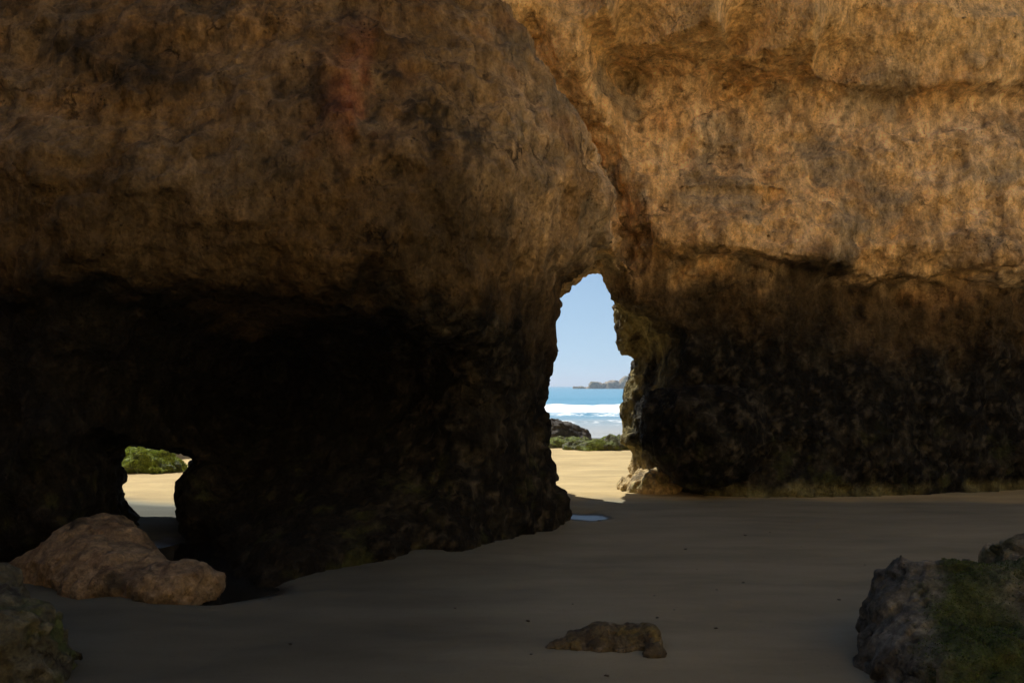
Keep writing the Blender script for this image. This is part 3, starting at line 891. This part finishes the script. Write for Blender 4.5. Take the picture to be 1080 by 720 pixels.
# mossy boulder, bottom right
def moss_mask(p, n):
    m = sstep(.0, .25, p[:, 0] - .5 * p[:, 1] + .22 * fbm(p, 2.2, 4, .6, 91.)) * sstep(-.75, -.1, n[:, 2] + .35 * fbm(p, 2.4, 3, .6, 19.))
    bare = np.exp(-(((p[:, 0] - 2.86) / .17) ** 2 + ((p[:, 2] - .42) / .12) ** 2))
    return np.clip(m - bare * 1.0, 0, 1)


def boulder_col(p, n):
    c = tint((.062, .064, .056), ((.135, .138, .122), 5, .0, .6, .75), ((.035, .032, .027), 3.4, .1, .7, .8))(p, n)
    w1, w2 = worley(p, 14, 2)
    c = mixc(c, (.012, .012, .011), sstep(.36, .12, w1) * sstep(.0, .4, fbm(p, 2.5, 2, .5, 33.) + .2) * .9)
    return mixc(c, (.028, .042, .012), moss_mask(p, n) * .9)


bo, V, Q, n = rock_obj('mossy_boulder', [((2.78, 4.75, .10), (.60, .55, .42)), ((3.3, 4.7, .06), (.75, .7, .42)), ((2.40, 4.3, -.02), (.38, .55, .36)), ((2.46, 4.75, .24), (.26, .3, .29)), ((2.95, 4.1, -.06), (.8, .55, .34))],
                       .02, boulder_col, 'large grey boulder with pitted side and green moss in the near right corner', cat='boulder', floor=0, noise_amp=.055, noise_f=2.2, pits=.035, k=.14, chip=.75)
tufts('moss', V, Q, n, moss_mask(V.astype(F32), n) ** 1.3, 90000, .010, M_moss, bo, up=.0)
rock_obj('block_rock', [((3.80, 5.55, .24), (.42, .4, .34)), ((3.95, 5.4, .2), (.5, .5, .3))], .02,
         tint((.12, .11, .075), ((.18, .165, .12), 4, 0, .6, .7), ((.05, .06, .022), 2.4, .1, .6, .7)),
         'olive grey block of rock behind the mossy boulder at the right edge', floor=0, noise_amp=.05, noise_f=3, cuts=[((3.4, 5.5, .55), (-.1, -.1, 1)), ((3.46, 5.3, .3), (-1, -.2, .1))])

# rocks on the beach beyond the arch
c = P(592, 460, 22)
rock_obj('dark_beach_rock', [((c[0] - .25, 22.3, .1), (.85, .6, .52)), ((c[0] + .35, 22.2, .0), (.5, .45, .36))], .03, tint((.045, .04, .034), ((.10, .09, .07), 2.5, 0, .6, .7)),
         'dark rounded rock on the beach at the left side of the arch opening', floor=-.05, noise_amp=.10, noise_f=2.2)
for (px, py, d, r, hh, lb) in ((596, 470, 21.2, .62, .14, 'flat green weed covered rock below the dark rock seen through the arch'),
                               (634, 474, 20.3, .72, .22, 'low green seaweed covered rock on the beach right of centre in the arch')):
    c = P(px, py, d)
    o, V, Q, n = rock_obj('weedy_rock', [((c[0], d, 0), (r, .4, hh)), ((c[0] + r * .5, d + .1, 0), (r * .6, .4, hh * 1.25)), ((c[0] - r * .6, d - .1, -.02), (r * .5, .3, hh * .7))], .03,
                          tint((.07, .075, .035), ((.12, .15, .03), 2.2, -.1, .5, .8), ((.05, .045, .03), 4, .1, .6, .8)), lb, floor=-.05, noise_amp=.07, noise_f=2.6)
    tufts('seaweed', V, Q, n, np.clip(n[:, 2], 0, 1) * sstep(-.3, .4, fbm(V.astype(F32), 2.2, 3)), 6000, .018, M_weed, o, up=.1)
# bright green boulder beyond the low passage
c = P(152, 499, 14.7)
o, V, Q, n = rock_obj('green_boulder', [((c[0], 14.9, .08), (.46, .42, .30)), ((c[0] - .4, 15.0, .05), (.4, .4, .32)), ((c[0] + .32, 14.8, .0), (.28, .3, .2))], .025,
                      tint((.09, .12, .03), ((.20, .26, .035), 2.6, -.1, .5, .8), ((.035, .04, .018), 4, .1, .6, .8)), 'bright green seaweed covered boulder on sunlit sand beyond the low cave passage', cat='boulder', floor=0, noise_amp=.08, noise_f=3)
tufts('seaweed', V, Q, n, np.clip(n[:, 2] + .4, 0, 1) * sstep(-.5, .2, fbm(V.astype(F32), 3, 3)), 16000, .024, M_weed, o, up=.0)

# rock wall beyond the low passage
V, Q = blob([((-9.5, 21.2, 1.5), (3.2, 1.8, 3.4)), ((-12.5, 20.8, 1.0), (3.5, 2.0, 3.0)), ((-7.4, 21.4, .6), (1.7, 1.4, 2.6))], .11, noise_amp=.35, noise_f=.8, k=.5, floor=-.3)
n = normals(V, Q); V = V + n * (.06 * fbm(V.astype(F32), 2.5, 3, .55))[:, None]
me = make_mesh('sea_stack', V, Q)
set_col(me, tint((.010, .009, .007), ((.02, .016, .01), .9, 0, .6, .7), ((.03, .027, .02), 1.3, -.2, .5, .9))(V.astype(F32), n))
link('sea_stack', me, M_rock, label='shaded rock stack on the beach behind the low cave passage', cat='rock')

# pebbles and scraps strewn on the sand
pebs = [(557, 655, .022), (604, 637, .012), (693, 652, .018), (711, 643, .01), (784, 615, .016), (756, 622, .012), (723, 580, .020), (786, 566, .022), (755, 662, .018),
        (885, 632, .018), (912, 595, .014), (845, 577, .014), (640, 712, .018), (306, 678, .02), (284, 633, .016), (812, 562, .018), (735, 600, .010), (690, 628, .012), (632, 548, .025), (480, 640, .013), (560, 690, .012)]
pm = None
for i, (px, py, r) in enumerate(pebs):
    d = EYE * FPX / (py - HY)
    if pm is None:
        V, Q = blob([((0, 0, 0), (1, .8, .5)), ((.5, .2, 0), (.7, .6, .4))], .14, noise_amp=.18, noise_f=1.2, k=.2)
        pm = make_mesh('pebble', V, Q)
        pm.materials.append(M_boulder)
        set_col(pm, np.tile(np.array([[.05, .043, .034]]), (len(V), 1)))
    o = bpy.data.objects.new('pebble', pm); col.objects.link(o)
    x = (px - HX) / FPX * d
    z, _ = sand_height(np.array([x]), np.array([d]))
    o.location = (x, d, float(z[0]) + r * .15); r *= .7; o.scale = (r, r * .8, r * .55); o.rotation_euler = (0, 0, random.uniform(0, 6.28))
    o['label'] = 'small dark pebble lying on the shaded sand'; o['category'] = 'pebble'; o['group'] = 'small dark pebbles scattered on the sand'

# far headland with its reef and small stack
def far_rock(name, ctrl, h, label, cat, seed):
    V, Q = blob(ctrl, h, noise_amp=2.2, noise_f=.10, k=2.5, floor=-3, seed=seed)
    n = normals(V, Q); V = V + n * (.7 * fbm(V.astype(F32), .4, 3, .55))[:, None]
    me = make_mesh(name, V, Q)
    c = tint((.24, .19, .13), ((.34, .25, .15), .06, 0, .6, .8), ((.10, .11, .06), .09, .0, .5, .8))(V.astype(F32), n)
    set_col(me, c)
    return link(name, me, M_far, label=label, cat=cat)


M_far = rock_material('far_rock', .06, .8)
D = 780
kx = D / FPX
far_rock('headland', [(((668 - HX) * kx, D, -1), (15, 12, 11)), (((645 - HX) * kx, D, -2), (9, 9, 8.5)), (((700 - HX) * kx, D + 10, -2), (36, 22, 20)), (((760 - HX) * kx, D + 20, -2), (50, 30, 26))], 1.1,
         'distant rocky headland on the horizon seen through the arch', 'headland', 1.)
far_rock('sea_stack', [(((626 - HX) * kx, D - 5, -2), (5.5, 5, 7.5)), (((633 - HX) * kx, D - 4, -3), (5, 5, 6))], .7, 'small distant sea stack at the tip of the headland', 'sea stack', 5.)
far_rock('reef', [(((614 - HX) * kx, D - 8, -2.5), (10, 4, 3.8)), (((624 - HX) * kx, D - 8, -2.5), (9, 4, 4.0))], .7, 'low dark reef lying in the sea off the distant headland', 'reef', 9.)

# ------------------------------------------------------------------ air
bm_v = [(x, y, z) for x in (-7500, 7500) for y in (-400, 9500) for z in (-6, 60)]
bm_f = np.array([[0, 1, 3, 2], [4, 6, 7, 5], [0, 4, 5, 1], [2, 3, 7, 6], [0, 2, 6, 4], [1, 5, 7, 3]])
hz = bpy.data.materials.new('haze'); hz.use_nodes = True
hn = hz.node_tree; hn.nodes.clear()
ho = hn.nodes.new('ShaderNodeOutputMaterial'); hv = hn.nodes.new('ShaderNodeVolumePrincipled')
hv.inputs['Color'].default_value = (.75, .86, 1.0, 1); hv.inputs['Density'].default_value = .00036; hv.inputs['Anisotropy'].default_value = .2
hn.links.new(hv.outputs[0], ho.inputs['Volume'])
link('haze', make_mesh('haze', bm_v, bm_f, smooth=False), hz, kind='stuff')

# ------------------------------------------------------------------ light
SUN_EL, SUN_AZ = R(52), R(-36)          # azimuth from +Y towards +X
sd = Vector((math.sin(SUN_AZ) * math.cos(SUN_EL), math.cos(SUN_AZ) * math.cos(SUN_EL), math.sin(SUN_EL)))
sl = bpy.data.lights.new('sun', 'SUN'); sl.energy = 4.8; sl.angle = R(.53); sl.color = (1, .94, .85)
so = bpy.data.objects.new('sun', sl); col.objects.link(so)
so.location = sd * 60; so.rotation_euler = sd.to_track_quat('Z', 'Y').to_euler()
w = bpy.data.worlds.new('World'); scene.world = w; w.use_nodes = True
nt = w.node_tree
sky = nt.nodes.new('ShaderNodeTexSky'); sky.sky_type = 'NISHITA'; sky.sun_disc = False
sky.sun_elevation = SUN_EL; sky.sun_rotation = SUN_AZ
geo_ = nt.nodes.new('ShaderNodeTexCoord')
vm = N(nt, 'ShaderNodeVectorMath', {0: geo_.outputs['Generated'], 1: (1, 1, .85), 2: (0, 0, .13)}, operation='MULTIPLY_ADD')
vn = N(nt, 'ShaderNodeVectorMath', {0: vm.outputs[0]}, operation='NORMALIZE')
nt.links.new(vn.outputs[0], sky.inputs[0])
sky.air_density = 1.0; sky.dust_density = .2; sky.ozone_density = 4; sky.altitude = 0
bg = nt.nodes['Background']; bg.inputs[1].default_value = .075
tn = N(nt, 'ShaderNodeVectorMath', {0: sky.outputs[0], 1: (1.24, 1.17, 1.02)}, operation='MULTIPLY')
nt.links.new(tn.outputs[0], bg.inputs[0])

# ------------------------------------------------------------------ camera, output
cd = bpy.data.cameras.new('camera'); cd.sensor_width = 36; cd.lens = FPX / 1080 * 36
cd.shift_y = (HY - 360) / 1080; cd.clip_start = .1; cd.clip_end = 20000
co = bpy.data.objects.new('camera', cd); col.objects.link(co)
co.location = (0, 0, EYE); co.rotation_euler = (R(90), 0, 0)
scene.camera = co
scene.view_settings.view_transform = 'Standard'; scene.view_settings.look = 'None'
scene.view_settings.exposure = .55; scene.view_settings.gamma = 1
scene.cycles.max_bounces = 8; scene.cycles.diffuse_bounces = 5
scene.cycles.use_denoising = True
scene.cycles.use_adaptive_sampling = True
scene.cycles.adaptive_threshold = .03
scene.cycles.volume_bounces = 0
